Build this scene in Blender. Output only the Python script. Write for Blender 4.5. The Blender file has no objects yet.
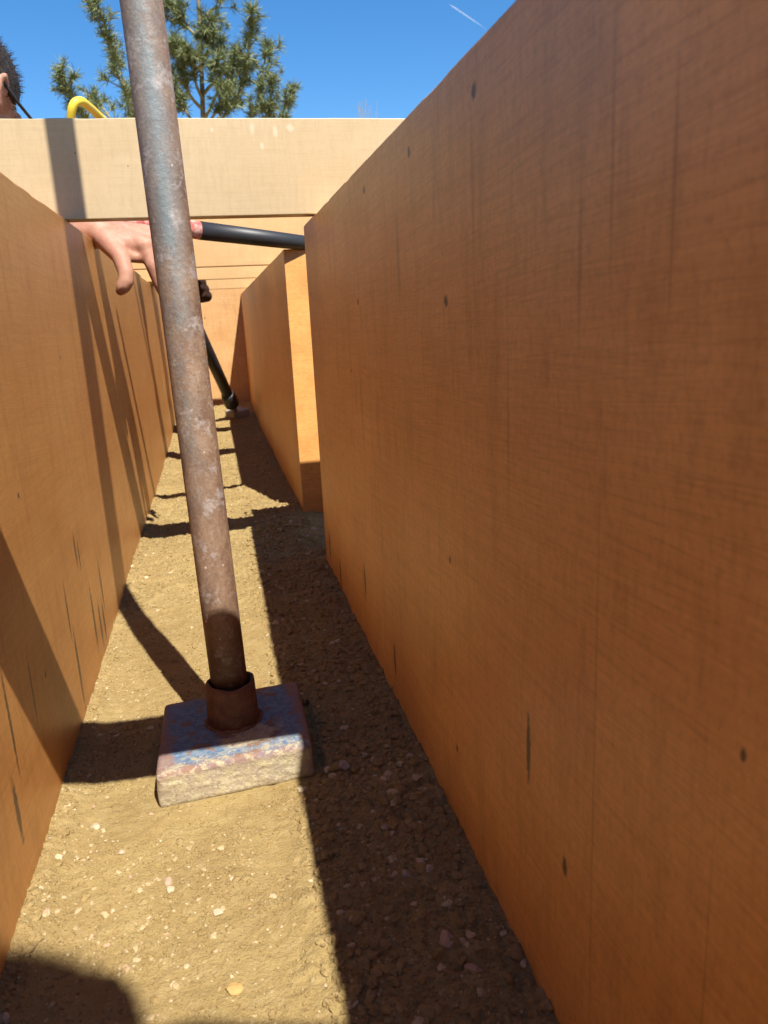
import bpy, bmesh, math, random
import numpy as np
from mathutils import Vector, Matrix
random.seed(7); rng = np.random.default_rng(11)
scene = bpy.context.scene
C = scene.collection

# ------------------------------------------------------------------ camera maths (design helper)
FOC = 770.0; CX, CY = 384.0, 512.0; EYE = Vector((0, 0, .385))
def _n(v): return v/np.linalg.norm(v)
_b = FOC*FOC/(186+174*.05)
_fy = _n(np.array([210-CX, -(326-CY), -FOC]))
_dn = _n(np.array([.05*_b, -_b, -FOC]))
_up = -_dn; _up = _n(_up-_fy*(_up@_fy)); _rt = np.cross(_fy, _up)
RM = np.stack([_rt, _fy, _up], 1)
def P(px, py, Y):
    """world point at distance Y along the trench seen towards (px,py)"""
    d = RM.T@np.array([px-CX, -(py-CY), -FOC]); t = Y/d[1]
    return Vector((d[0]*t, d[1]*t, EYE.z+d[2]*t))

SUN = Vector((.22, -.66, 1.0))          # direction towards the sun

# ------------------------------------------------------------------ tagging / linking
def tag(o, label=None, cat=None, group=None, kind=None):
    if label: o['label'] = label
    if cat: o['category'] = cat
    if group: o['group'] = group
    if kind: o['kind'] = kind
    return o
def link(name, me, parent=None, loc=(0, 0, 0)):
    o = bpy.data.objects.new(name, me); C.objects.link(o)
    o.location = loc
    if parent: o.parent = parent
    return o
def empty(name, loc, rz=0):
    o = bpy.data.objects.new(name, None); C.objects.link(o)
    o.location = loc; o.rotation_euler = (0, 0, rz); o.empty_display_size = .05
    return o
def from_bm(name, bm, mat, parent=None, loc=(0, 0, 0), smooth=False, worldspace=False):
    me = bpy.data.meshes.new(name)
    if worldspace and parent is not None:
        off = Vector(parent.location)
        for v in bm.verts: v.co -= off
    elif worldspace:
        off = Vector(loc)
        for v in bm.verts: v.co -= off
    bmesh.ops.recalc_face_normals(bm, faces=bm.faces[:])
    bm.to_mesh(me); bm.free()
    if smooth:
        for p in me.polygons: p.use_smooth = True
    if mat: me.materials.append(mat)
    return link(name, me, parent, loc)

# ------------------------------------------------------------------ material helpers
class NT:
    def __init__(s, name):
        s.m = bpy.data.materials.new(name); s.m.use_nodes = True
        s.t = s.m.node_tree; s.t.nodes.clear()
        s.out = s.n('ShaderNodeOutputMaterial'); s.p = s.n('ShaderNodeBsdfPrincipled')
        s.l(s.p.outputs[0], s.out.inputs[0])
    def n(s, typ, **k):
        n = s.t.nodes.new(typ)
        for a, b in k.items(): setattr(n, a, b)
        return n
    def l(s, a, b): s.t.links.new(a, b)
    def put(s, inp, v):
        if hasattr(v, 'is_linked') or isinstance(v, bpy.types.NodeSocket): s.l(v, inp)
        else: inp.default_value = v
    def math(s, op, a, b=None, c=None, clamp=False):
        n = s.n('ShaderNodeMath', operation=op); n.use_clamp = clamp
        s.put(n.inputs[0], a)
        if b is not None: s.put(n.inputs[1], b)
        if c is not None: s.put(n.inputs[2], c)
        return n.outputs[0]
    def coord(s): return s.n('ShaderNodeTexCoord').outputs['Object']
    def sep(s, v):
        n = s.n('ShaderNodeSeparateXYZ'); s.l(v, n.inputs[0]); return n.outputs
    def comb(s, x, y, z):
        n = s.n('ShaderNodeCombineXYZ')
        for i, v in enumerate((x, y, z)): s.put(n.inputs[i], v)
        return n.outputs[0]
    def scale(s, v, sc):
        n = s.n('ShaderNodeVectorMath', operation='MULTIPLY'); s.l(v, n.inputs[0]); n.inputs[1].default_value = sc
        return n.outputs[0]
    def noise(s, v, scale, detail=4, rough=.55, dist=0, col=False):
        n = s.n('ShaderNodeTexNoise'); s.l(v, n.inputs['Vector'])
        n.inputs['Scale'].default_value = scale; n.inputs['Detail'].default_value = detail
        n.inputs['Roughness'].default_value = rough; n.inputs['Distortion'].default_value = dist
        return n.outputs['Color' if col else 'Fac']
    def ramp(s, f, a, b, smooth=False):
        n = s.n('ShaderNodeMapRange'); s.l(f, n.inputs[0])
        if smooth: n.interpolation_type = 'SMOOTHSTEP'
        n.inputs[1].default_value = a; n.inputs[2].default_value = b
        return n.outputs[0]
    def mix(s, f, a, b, mode='MIX'):
        n = s.n('ShaderNodeMix', data_type='RGBA', blend_type=mode)
        s.put(n.inputs[0], f)
        for i, v in ((6, a), (7, b)):
            if isinstance(v, (tuple, list)): v = (*v[:3], 1)
            s.put(n.inputs[i], v)
        return n.outputs[2]
    def bump(s, h, strength, dist, prev=None):
        n = s.n('ShaderNodeBump'); n.inputs['Strength'].default_value = strength
        n.inputs['Distance'].default_value = dist; s.l(h, n.inputs['Height'])
        if prev is not None: s.l(prev, n.inputs['Normal'])
        return n.outputs[0]
    def fin(s, col, rough=.7, spec=.3, metal=0, normal=None):
        s.put(s.p.inputs['Base Color'], (*col, 1) if isinstance(col, tuple) else col)
        s.put(s.p.inputs['Roughness'], rough); s.p.inputs['Specular IOR Level'].default_value = spec
        s.put(s.p.inputs['Metallic'], metal)
        if normal is not None: s.l(normal, s.p.inputs['Normal'])
        return s.m

def wood(name, base, dark, light, along='y', marks=(), origin=(0, 0, 0), smudges=(), lines=(), stain=.5, seed=0., saw=.28, rough=.46):
    """smooth sawn hardwood; marks = (along, height, half width, half height, strength, tilt)"""
    k = NT(name); o = k.coord(); x, y, z = k.sep(o)
    a, t = (y, x) if along == 'y' else (x, y)
    v = k.comb(k.math('ADD', a, seed), z, t)
    grain = k.noise(k.scale(v, (1.3, 260, 60)), 1, 3, .7)
    fine = k.noise(k.scale(v, (22, 900, 300)), 1, 2, .6)
    mott = k.noise(k.scale(v, (6, 12, 9)), 1, 3, .6)
    vert = k.noise(k.scale(v, (55, 12, 8)), 1, 4, .68)
    vfine = k.noise(k.scale(v, (230, 30, 30)), 1, 3, .7)
    tilt = k.math('ADD', k.math('MULTIPLY', a, .10), z)
    sawn = k.noise(k.comb(k.math('MULTIPLY', a, 6), k.math('MULTIPLY', tilt, 900), 0), 1, 1, .5) if saw > .25 else vfine
    dk = lambda f: tuple(c*f for c in dark)
    col = k.mix(k.math('MULTIPLY', k.ramp(grain, .34, .68), .6 if saw > .25 else .4), base, dark)
    col = k.mix(k.math('MULTIPLY', k.ramp(mott, .42, .7), .6), col, light)
    col = k.mix(k.math('MULTIPLY', k.ramp(vert, .50, .74), stain), col, dk(.66))
    col = k.mix(k.math('MULTIPLY', k.ramp(vfine, .48, .75), saw), col, dk(.68))
    if saw > .25: col = k.mix(k.math('MULTIPLY', k.ramp(sawn, .48, .75), saw*1.15), col, dk(.7))
    fleck = k.noise(k.scale(v, (260, 200, 120)), 1, 3, .75)
    col = k.mix(k.math('MULTIPLY', k.ramp(fleck, .48, .70), .38 if saw > .25 else .12), col, dk(.62))
    col = k.mix(k.math('MULTIPLY', k.ramp(fine, .50, .72), .3 if saw > .25 else .18), col, dk(.62))
    holes = None
    flat = k.comb(a, z, 0)
    oa = origin[1 if along == 'y' else 0]
    def spots(lst):                                     # distance to the nearest of a list of small ellipses
        dm = None
        for ma, mh, ra, rh, st, tl in lst:
            q = k.n('ShaderNodeVectorMath', operation='MULTIPLY_ADD'); k.l(flat, q.inputs[0])
            f_ = .75+.25*st
            q.inputs[1].default_value = (1/(ra*f_), 1/(rh*f_), 0); q.inputs[2].default_value = (-(ma-oa)/(ra*f_), -(mh-origin[2])/(rh*f_), 0)
            ln = k.n('ShaderNodeVectorMath', operation='LENGTH'); k.l(q.outputs[0], ln.inputs[0])
            dm = ln.outputs['Value'] if dm is None else k.math('MINIMUM', dm, ln.outputs['Value'])
        return dm
    if marks:
        warp = k.noise(o, 240, 1, .6)
        d = k.math('ADD', spots(marks), k.math('MULTIPLY', k.math('SUBTRACT', warp, .5), .9))
        holes = k.math('MULTIPLY', k.ramp(d, 1.15, .5, True), .85)
        col = k.mix(holes, col, (.050, .033, .020))
    if lines:
        d = k.math('ADD', spots(lines), k.math('MULTIPLY', k.math('SUBTRACT', mott, .5), .8))
        col = k.mix(k.math('MULTIPLY', k.ramp(d, 1.3, .2, True), .38), col, dk(.42))
    if smudges:
        d = k.math('ADD', spots(smudges), k.math('MULTIPLY', k.math('SUBTRACT', k.noise(o, 90, 3, .7), .5), 1.4))
        col = k.mix(k.math('MULTIPLY', k.ramp(d, 1.2, .3, True), .22), col, (.80, .74, .62))
    h = k.math('ADD', k.math('MULTIPLY', grain, .6), k.math('MULTIPLY', fine, .4))
    h = k.math('ADD', h, k.math('MULTIPLY', sawn, .5))
    if holes is not None: h = k.math('SUBTRACT', h, k.math('MULTIPLY', holes, 3))
    nb = k.bump(h, .12, .0005)
    return k.fin(col, rough, .45, 0, nb)

# ------------------------------------------------------------------ basic shapes
def box_bm(x0, x1, y0, y1, z0, z1, bev=.0012, rough_edge=0):
    bm = bmesh.new(); bmesh.ops.create_cube(bm, size=1)
    for v in bm.verts:
        v.co = Vector(((x0+x1)/2+v.co.x*(x1-x0), (y0+y1)/2+v.co.y*(y1-y0), (z0+z1)/2+v.co.z*(z1-z0)))
    if bev: bmesh.ops.bevel(bm, geom=bm.edges[:], offset=bev, segments=2, affect='EDGES', profile=.6)
    return bm
def frame_of(d):
    d = Vector(d).normalized(); a = Vector((0, 0, 1)) if abs(d.z) < .9 else Vector((1, 0, 0))
    u = d.cross(a).normalized(); return d, u, d.cross(u)
def tube(bm, pts, rads, seg=16, cap=True):
    rings = []; pts = [Vector(p) for p in pts]; n = len(pts)
    if not hasattr(rads, '__len__'): rads = [rads]*n
    d, u, w = frame_of(pts[1]-pts[0])
    for i, p in enumerate(pts):
        dd = (pts[min(i+1, n-1)]-pts[max(i-1, 0)])
        if dd.length > 1e-9:
            dd.normalize(); u = (u-dd*u.dot(dd)).normalized(); w = dd.cross(u)
        rings.append([bm.verts.new(p+(u*math.cos(2*math.pi*j/seg)+w*math.sin(2*math.pi*j/seg))*rads[i]) for j in range(seg)])
    for i in range(n-1):
        for j in range(seg):
            bm.faces.new((rings[i][j], rings[i][(j+1) % seg], rings[i+1][(j+1) % seg], rings[i+1][j]))
    if cap:
        bm.faces.new(rings[0][::-1]); bm.faces.new(rings[-1])
    return rings
def capsule(bm, a, b, ra, rb=None, seg=14, hs=4):
    a, b = Vector(a), Vector(b); rb = ra if rb is None else rb
    d, u, w = frame_of(b-a) if (b-a).length > 1e-6 else frame_of((0, 0, 1))
    rings = []
    prof = [(a-d*ra*math.cos(i*math.pi/2/hs), ra*math.sin(i*math.pi/2/hs)) for i in range(1, hs+1)]
    prof += [(b+d*rb*math.sin(i*math.pi/2/hs), rb*math.cos(i*math.pi/2/hs)) for i in range(0, hs)]
    for c, r in prof:
        rings.append([bm.verts.new(c+(u*math.cos(2*math.pi*j/seg)+w*math.sin(2*math.pi*j/seg))*r) for j in range(seg)])
    for i in range(len(rings)-1):
        for j in range(seg):
            bm.faces.new((rings[i][j], rings[i][(j+1) % seg], rings[i+1][(j+1) % seg], rings[i+1][j]))
    p0 = bm.verts.new(a-d*ra); p1 = bm.verts.new(b+d*rb)
    for j in range(seg):
        bm.faces.new((p0, rings[0][(j+1) % seg], rings[0][j])); bm.faces.new((p1, rings[-1][j], rings[-1][(j+1) % seg]))
def chain(bm, pts):
    """pts = [(pos, radius)...]"""
    for (a, ra), (b, rb) in zip(pts, pts[1:]): capsule(bm, a, b, ra, rb)
def ellipsoid(bm, c, axes, rad, sub=3):
    m = Matrix.Identity(3)
    r = bmesh.ops.create_icosphere(bm, subdivisions=sub, radius=1)
    X, Y, Z = [Vector(v).normalized() for v in axes]
    for v in r['verts']:
        v.co = Vector(c)+X*v.co.x*rad[0]+Y*v.co.y*rad[1]+Z*v.co.z*rad[2]
    return r['verts']

# ================================================================== GROUND
def vnoise(x, y, s, seed=0):
    x = x*s+seed*17.3; y = y*s+seed*7.7
    xi = np.floor(x).astype(int); yi = np.floor(y).astype(int); fx = x-xi; fy = y-yi
    fx = fx*fx*(3-2*fx); fy = fy*fy*(3-2*fy)
    def h(a, b):
        v = np.sin(a*127.1+b*311.7+seed*74.7)*43758.5453; return v-np.floor(v)
    return (h(xi, yi)*(1-fx)+h(xi+1, yi)*fx)*(1-fy)+(h(xi, yi+1)*(1-fx)+h(xi+1, yi+1)*fx)*fy
def sst(a, b, x):
    t = np.clip((x-a)/(b-a), 0, 1); return t*t*(3-2*t)
def gheight(x, y):
    x = np.asarray(x, float); y = np.asarray(y, float)
    base = .004*vnoise(x, y, 9, 1)+.0035*vnoise(x, y, 24, 2)
    loose = np.clip(sst(.02, .07, x+.02*vnoise(x, y, 14, 5))+sst(1.0, 1.25, y+.1*vnoise(x, y, 8, 6))*.8+.2*vnoise(x, y, 7, 9), 0, 1)
    loose = loose+.5*sst(-.135, -.155, x)
    r = .0046*vnoise(x, y, 64, 3)+.0036*np.abs(vnoise(x, y, 130, 4)-.5)*2+.0022*vnoise(x, y, 290, 7)
    h = base+loose*r*1.1+(.0010*np.abs(vnoise(x, y, 110, 18)-.5)*2+.0009*vnoise(x, y, 230, 8)+.0007*vnoise(x, y, 440, 12))
    h = h+.006*sst(-.13, -.165, x)                                  # crumbs heaped against the left wall
    h = h+.012*np.exp(-((x+.09)**2/.004+(y-1.31)**2/.012))           # low heap below the crossbeam
    h = h+.010*np.exp(-((x-.10)**2/.003+(y-1.38)**2/.01))
    h = h+.032*sst(2.9, 3.5, y)
    h = h-.004*np.exp(-((x+.0)**2/.01+(y-.45)**2/.03))
    pad = np.maximum(np.abs((x+.0143)/.075), np.abs((y-.6515)/.072))
    h = np.where(pad < 1, np.minimum(h, .0035), h)
    fade = sst(-.205, -.185, x)*sst(.262, .24, x)*sst(-.2, -.1, y)*sst(3.75, 3.65, y)
    return h*fade+(1-fade)*.002
def seq(*segs):
    out = []
    for a, b, s in segs: out += list(np.arange(a, b, s))
    return out
xs = np.array([-160, -40, -10, -3, -1, -.5, -.3, -.24]+seq((-.205, .262, .0021))+[.262, .3, .5, 1, 3, 10, 40, 160])
ys = np.array([-160, -40, -10, -3, -1, -.4]+seq((-.2, .25, .02), (.25, 1.0, .0021), (1.0, 1.9, .0034), (1.9, 3.75, .009))+[3.8, 4.2, 5, 8, 15, 40, 200])
GX, GY = np.meshgrid(xs, ys)
GZ = gheight(GX, GY)
nx, ny = len(xs), len(ys)
me = bpy.data.meshes.new('ground')
co = np.stack([GX, GY, GZ], -1).reshape(-1, 3)
idx = np.arange(nx*ny).reshape(ny, nx)
q = np.stack([idx[:-1, :-1], idx[:-1, 1:], idx[1:, 1:], idx[1:, :-1]], -1).reshape(-1, 4)
def fill_mesh(me, co, faces, fs=4, smooth=True):
    me.vertices.add(len(co)); me.vertices.foreach_set('co', co.astype(np.float32).ravel())
    me.loops.add(faces.size); me.loops.foreach_set('vertex_index', faces.astype(np.int32).ravel())
    me.polygons.add(len(faces)); me.polygons.foreach_set('loop_start', np.arange(0, faces.size, fs, dtype=np.int32))
    me.polygons.foreach_set('use_smooth', np.full(len(faces), smooth)); me.update(); me.validate()
fill_mesh(me, co, q)
def soil(name, lift=1., island=False):
    k = NT(name); o = k.coord()
    n1 = k.noise(o, 14, 5, .6); n2 = k.noise(o, 85, 5, .65); n3 = k.noise(o, 420, 3, .6)
    col = k.mix(k.ramp(n1, .3, .7), (.325*lift, .236*lift, .098*lift), (.258*lift, .179*lift, .072*lift))
    col = k.mix(k.math('MULTIPLY', k.ramp(n2, .48, .72), .5), col, (.38*lift, .29*lift, .14*lift))
    col = k.mix(k.math('MULTIPLY', k.ramp(n3, .55, .8), .55), col, (.19*lift, .12*lift, .05*lift))
    vo = k.n('ShaderNodeTexVoronoi'); k.l(o, vo.inputs['Vector']); vo.inputs['Scale'].default_value = 330
    sp = k.n('ShaderNodeSeparateColor'); k.l(vo.outputs['Color'], sp.inputs[0])
    m = k.math('MULTIPLY', k.math('GREATER_THAN', sp.outputs[0], .965), k.ramp(vo.outputs['Distance'], .5, .2))
    col = k.mix(k.math('MULTIPLY', m, .5), col, (.50, .38, .22))
    if island:
        g = k.n('ShaderNodeNewGeometry').outputs['Random Per Island']
        col = k.mix(k.math('MULTIPLY', k.ramp(g, 0, 1), .5), col, (.25, .165, .07))
        col = k.mix(k.math('GREATER_THAN', g, .95), col, (.50, .40, .25))
    b = k.bump(k.math('ADD', n3, k.math('MULTIPLY', k.noise(o, 1100, 2, .6), .6)), .8, .0022)
    b = k.bump(n2, .25, .0018, b)
    return k.fin(col, .95, .12, 0, b)
M_soil = soil('compacted_sandy_soil'); M_clod = soil('crumbled_soil', 1.05, True)
me.materials.append(M_soil)
tag(link('ground', me), kind='structure')

def _peb():
    k = NT('pale_pebbles'); o = k.coord(); g = k.n('ShaderNodeNewGeometry').outputs['Random Per Island']
    c = k.mix(g, (.36, .265, .13), (.46, .365, .225)); c = k.mix(k.math('GREATER_THAN', g, .88), c, (.45, .29, .19))
    c = k.mix(k.math('MULTIPLY', k.noise(o, 300, 3, .6), .5), c, (.30, .21, .10))
    return k.fin(c, .85, .2)
soil_peb = _peb()
# crumbs and grit lying on the ground: nobody could count them
def blobs(name, n, sampler, rmin, rmax, pw, mat, sub=1, flat=.65, zoff=.2):
    b = bmesh.new(); bmesh.ops.create_icosphere(b, subdivisions=sub, radius=1)
    bv = np.array([v.co[:] for v in b.verts]); bf = np.array([[v.index for v in f.verts] for f in b.faces]); b.free()
    pts = sampler(n); n = len(pts)
    r = rmin+(rmax-rmin)*rng.random(n)**pw
    V = np.repeat(bv[None], n, 0)
    # irregular lumps: random directional dents
    for _ in range(5):
        d = rng.normal(size=(n, 1, 3)); d /= np.linalg.norm(d, axis=-1, keepdims=True)
        dot = (V*d).sum(-1, keepdims=True); lim = .45+.4*rng.random((n, 1, 1))
        V = V-d*np.clip(dot-lim, 0, None)*.9
    V = V*(1+.12*rng.normal(size=(n, len(bv), 1)))
    sc = r[:, None]*np.stack([.75+.5*rng.random(n), .75+.5*rng.random(n), flat*(.75+.5*rng.random(n))], -1)
    V = V*sc[:, None, :]
    a = rng.random(n)*6.283; ca, sa = np.cos(a), np.sin(a)
    X = V[..., 0]*ca[:, None]-V[..., 1]*sa[:, None]; Y = V[..., 0]*sa[:, None]+V[..., 1]*ca[:, None]
    z0 = gheight(pts[:, 0], pts[:, 1])+r*zoff
    V = np.stack([X+pts[:, :1], Y+pts[:, 1:2], V[..., 2]+z0[:, None]], -1).reshape(-1, 3)
    F = (bf[None]+np.arange(n)[:, None, None]*len(bv)).reshape(-1, 3)
    m = bpy.data.meshes.new(name); fill_mesh(m, V, F, 3, False); m.materials.append(mat)
    return link(name, m)
def off_pad(p):
    return p[~((np.abs(p[:, 0]+.0143) < .068) & (np.abs(p[:, 1]-.6515) < .066))]
def samp_clods(n):
    p = []
    while len(p) < n:
        x = rng.uniform(-.162, .146); y = .2+3.3*rng.random()**1.7
        d = vnoise(np.array(x), np.array(y), 12, 33)
        w = .10+.22*(d > .62)
        if x > .03: w = .55+.45*d
        if x < -.148: w = 1.
        if y > 1.05: w = max(w, .65*d+.15)
        if rng.random() < w: p.append((x, y))
    return off_pad(np.array(p))
tag(blobs('soil_crumbs', 20000, samp_clods, .0005, .0046, 4.6, M_clod, 1, .7, -.1), 'small brown soil crumbs and grit strewn along the trench floor', 'soil crumbs', kind='stuff')

def samp_fine(n):
    p = np.stack([rng.uniform(-.163, .1475, n*6), .26+2.3*rng.random(n*6)**2.1], -1)
    d = vnoise(p[:, 0], p[:, 1], 16, 41)*.6+vnoise(p[:, 0], p[:, 1], 55, 42)*.4
    w = np.where(d > .52, .9, .16); w = np.where(p[:, 0] < -.145, 1, w); w = np.where(p[:, 0] > .035, .8, w); w = np.where(p[:, 1] > .95, .75, w)
    return off_pad(p[rng.random(n*6) < w][:n])
tag(blobs('fine_grit', 70000, samp_fine, .0003, .0014, 2.2, M_clod, 1, .8, .25), 'fine sandy grit scattered in patches over the trench floor', 'grit', kind='stuff')
def samp_peb(n):
    p = np.concatenate([np.stack([rng.normal(-.062, .035, n), rng.normal(.48, .06, n)], -1), np.stack([rng.normal(-.14, .012, n), rng.uniform(.42, 1.2, n)], -1),
                        np.stack([rng.uniform(-.15, .14, n), .3+1.2*rng.random(n)**1.3], -1), np.stack([rng.uniform(.03, .145, n), rng.uniform(.33, .7, n)], -1)])
    p = p[(p[:, 0] > -.157) & (p[:, 0] < .143) & (p[:, 1] > .28)]
    return off_pad(p)
tag(blobs('gravel', 130, samp_peb, .0007, .0034, 3.0, soil_peb, 2, .7, -.15), 'small pale pebbles half sunk in the trench floor', 'gravel', kind='stuff')
def samp_strip(n):
    p = np.stack([rng.uniform(.028, .1475, n*3), .25+1.4*rng.random(n*3)**1.5], -1)
    d = vnoise(p[:, 0], p[:, 1], 22, 51)
    return off_pad(p[rng.random(n*3) < np.clip(d*1.5-.25, .1, 1)][:n])
tag(blobs('soil_clods', 5200, samp_strip, .0012, .0052, 2.6, M_clod, 2, .75, .0), 'loose brown clods heaped in the shaded strip along the right wall', 'soil clods', kind='stuff')

def stone_mat(name, c):
    k = NT(name); o = k.coord()
    col = k.mix(k.noise(o, 260, 4, .6), tuple(v*.7 for v in c), tuple(min(1, v*1.2) for v in c))
    return k.fin(col, .85, .25, 0, k.bump(k.noise(o, 600, 3, .6), .4, .0006))
ST = [stone_mat('pale_stone', (.44, .35, .23)), stone_mat('pinkish_stone', (.42, .29, .20)), stone_mat('orange_stone', (.42, .27, .10)), stone_mat('grey_stone', (.34, .29, .23))]
def stone(x, y, r, mi, label, sx=1.2):
    bm = bmesh.new(); bmesh.ops.create_icosphere(bm, subdivisions=3, radius=1)
    for _ in range(13):
        d = Vector([random.gauss(0, 1) for _ in range(3)]).normalized(); lim = random.uniform(.55, .85)
        for v in bm.verts:
            e = v.co.dot(d)-lim
            if e > 0: v.co -= d*e
    rot = Matrix.Rotation(random.random()*6.28, 3, 'Z')
    for v in bm.verts: v.co = rot@Vector((v.co.x*r*sx, v.co.y*r, v.co.z*r*.7))
    z = float(gheight(x, y))
    o = from_bm('stone', bm, ST[mi], loc=(x, y, z+r*.25), smooth=False)
    tag(o, label, 'stone', 'larger stones lying on the trench floor')
stone(.0747, .588, .0066, 3, 'grey stone just right of the steel tamper plate')
stone(.1045, .381, .0058, 1, 'pinkish angular stone in the shade, larger of the pair at lower right')
stone(.1138, .358, .0046, 1, 'small pale pink stone nearest the lower end of the right wall')
stone(.1111, .4454, .0042, 0, 'whitish stone in the shaded strip, rightmost of three close together', 1.0)
stone(.0958, .4477, .0042, 3, 'round brown grey stone in the shaded strip, middle of three', 1.0)
stone(.0880, .4500, .0035, 1, 'small brown stone in the shaded strip, leftmost of three', 1.0)
stone(.0920, .4990, .0033, 3, 'tiny grey stone in shade between the tamper plate and the group of three')
stone(-.0678, .4927, .0040, 1, 'pale pinkish pebble in the sunlit centre below the tamper plate')
stone(-.066, .484, .0030, 0, 'white pebble lying against the pale pinkish pebble')
stone(-.034, .452, .0036, 0, 'flat buff pebble in the sun, below and right of the pinkish pebble')
stone(-.0247, .3848, .0042, 2, 'flat orange pebble at the bottom edge of the sunlit floor', 1.4)
stone(-.1039, .5311, .0026, 0, 'small white pebble left of centre between tamper and left wall')
stone(.096, .600, .0032, 0, 'small pale stone in shade right of the grey stone by the plate')
stone(-.128, .571, .0034, 0, 'pale lump by the left wall just below the beam shadow', 1.5)

# ================================================================== TIMBER WALLS
WB, WD, WL = (.71, .350, .104), (.59, .265, .074), (.79, .43, .145)
BB, BD, BL = (.47, .345, .190), (.42, .30, .155), (.52, .39, .23)
XL, XR = -.1605, .1475
marksR = [(.4248, .4979, .0045, .0048, 1, 0), (.5643, .4959, .0045, .0042, 1, 0), (.7294, .497, .0055, .0042, 1, 0),
          (.4857, .3931, .0045, .0042, 1, 0), (.7888, .4012, .005, .0036, .9, 0), (.1847, .2488, .0017, .0026, 1, 0),
          (.4892, .0738, .0026, .0034, .9, 0), (.4933, .2185, .0026, .0032, .8, 0), (.354, .152, .0032, .024, 1, 0),
          (.3075, .1121, .0030, .0065, .9, 0), (.8411, .0887, .006, .026, .9, 0), (.6944, .0528, .0045, .022, .9, 0),
          (1.1354, .0485, .008, .03, .8, 0), (1.04, .03, .008, .03, .8, 0), (.85, .33, .003, .003, .7, 0), (.95, .22, .003, .003, .7, 0)]
marksL = [(.641, .2628, .003, .003, .9, 0), (.6306, .1138, .003, .004, .9, 0), (.7459, .125, .0036, .034, .9, 0), (.757, .06, .0055, .05, 1, 0),
          (.8249, .165, .005, .022, .9, 0), (.84, .155, .004, .02, .8, 0), (.8698, .07, .006, .046, 1, 0), (.905, .05, .006, .035, 1, 0),
          (.93, .045, .006, .034, .9, 0), (.945, .085, .006, .040, .9, 0), (.5869, .12, .003, .035, .8, 0), (.5232, .13, .003, .05, .9, 0), (.505, .07, .005, .028, .9, 0),
          (1.3, .33, .003, .003, .8, 0), (.9, .36, .003, .003, .7, 0)]
def worn(bm, ax, zt, amp=.0004):
    L = max(v.co[ax] for v in bm.verts)-min(v.co[ax] for v in bm.verts)
    es = [e for e in bm.edges if abs(e.verts[0].co[ax]-e.verts[1].co[ax]) > L*.5]
    bmesh.ops.subdivide_edges(bm, edges=es, cuts=min(240, int(L/.008)), use_grid_fill=True)
    for v in bm.verts:
        a_ = v.co[ax]; n = float(vnoise(np.array(a_), np.array(zt*3+v.co[1-ax]*9), 45, 2))-.5; n2 = float(vnoise(np.array(a_), np.array(v.co.z), 6, 4))-.5
        c = max(0., float(vnoise(np.array(a_), np.array(1.3+v.co[1-ax]*20), 30, 9))-.78)
        if v.co.z > zt-.01: v.co.z += n*amp-c*.006
        v.co[1-ax] += n2*amp*1.2+n*amp*.25
    return bm
def panel(name, x0, x1, y0, y1, zt, label, marks, seed, stain=.5, tone=1., lines=()):
    org = ((x0+x1)/2, (y0+y1)/2, 0)
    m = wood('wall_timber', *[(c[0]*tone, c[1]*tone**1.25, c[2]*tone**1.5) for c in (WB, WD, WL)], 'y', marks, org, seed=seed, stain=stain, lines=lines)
    bm = worn(box_bm(x0, x1, y0, y1, -.012, zt, .0013), 1, zt)
    o = from_bm(name, bm, m, loc=org, worldspace=True)
    return tag(o, label, 'timber wall', 'timber boards standing on edge as trench walls')
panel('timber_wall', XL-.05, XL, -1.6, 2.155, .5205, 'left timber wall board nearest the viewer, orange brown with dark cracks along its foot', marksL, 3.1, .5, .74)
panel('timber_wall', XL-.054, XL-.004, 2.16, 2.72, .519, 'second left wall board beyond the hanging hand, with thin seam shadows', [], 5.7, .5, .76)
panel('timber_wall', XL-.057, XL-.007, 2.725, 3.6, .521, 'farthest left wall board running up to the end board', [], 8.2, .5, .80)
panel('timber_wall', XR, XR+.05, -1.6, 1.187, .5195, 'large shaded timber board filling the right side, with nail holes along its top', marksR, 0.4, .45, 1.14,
      [(.2795, .16, .0011, .17, 1, 0), (.1960, .15, .0006, .10, 1, 0), (.66, .10, .0016, .09, 1, 0), (.43, .45, .003, .05, 1, 0), (.61, .43, .006, .04, 1, 0), (.275, .44, .0016, .06, 1, 0),
       (.30, .40, .002, .04, 1, 0), (.38, .33, .0016, .05, 1, 0), (.52, .22, .0012, .07, 1, 0), (.235, .42, .0012, .05, 1, 0), (.80, .28, .003, .08, 1, 0)])
panel('timber_wall', XR, XR+.05, 1.515, 3.6, .5165, 'far right timber board past the gap with a bright sunlit end', [(1.9, .2, .0015, .003, .8, 0)], 12.3)
# end board across the trench
org = (0, 3.625, 0)
m = wood('end_board_timber', (.58, .33, .135), (.49, .26, .095), (.66, .41, .19), 'x', [(-.02, .42, .004, .004, .5, 0), (.03, .2, .004, .004, .5, 0)], org, seed=21.)
tag(from_bm('end_board', box_bm(-.35, .45, 3.603, 3.65, -.01, .546), m, loc=org, worldspace=True), 'sunlit golden board closing the far end of the trench', 'timber board')

# unseen board added behind the near right wall to shade the sunlit end
org = (.75, 1.226, 0)
m = wood('shade_board_timber', WB, WD, WL, 'x', [], org, seed=31.)
tag(from_bm('shade_board', box_bm(.1560, 1.3, 1.205, 1.247, -.01, .52), m, loc=org, worldspace=True), 'unseen board added behind the near right wall to cast shade', 'timber board')
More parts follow.
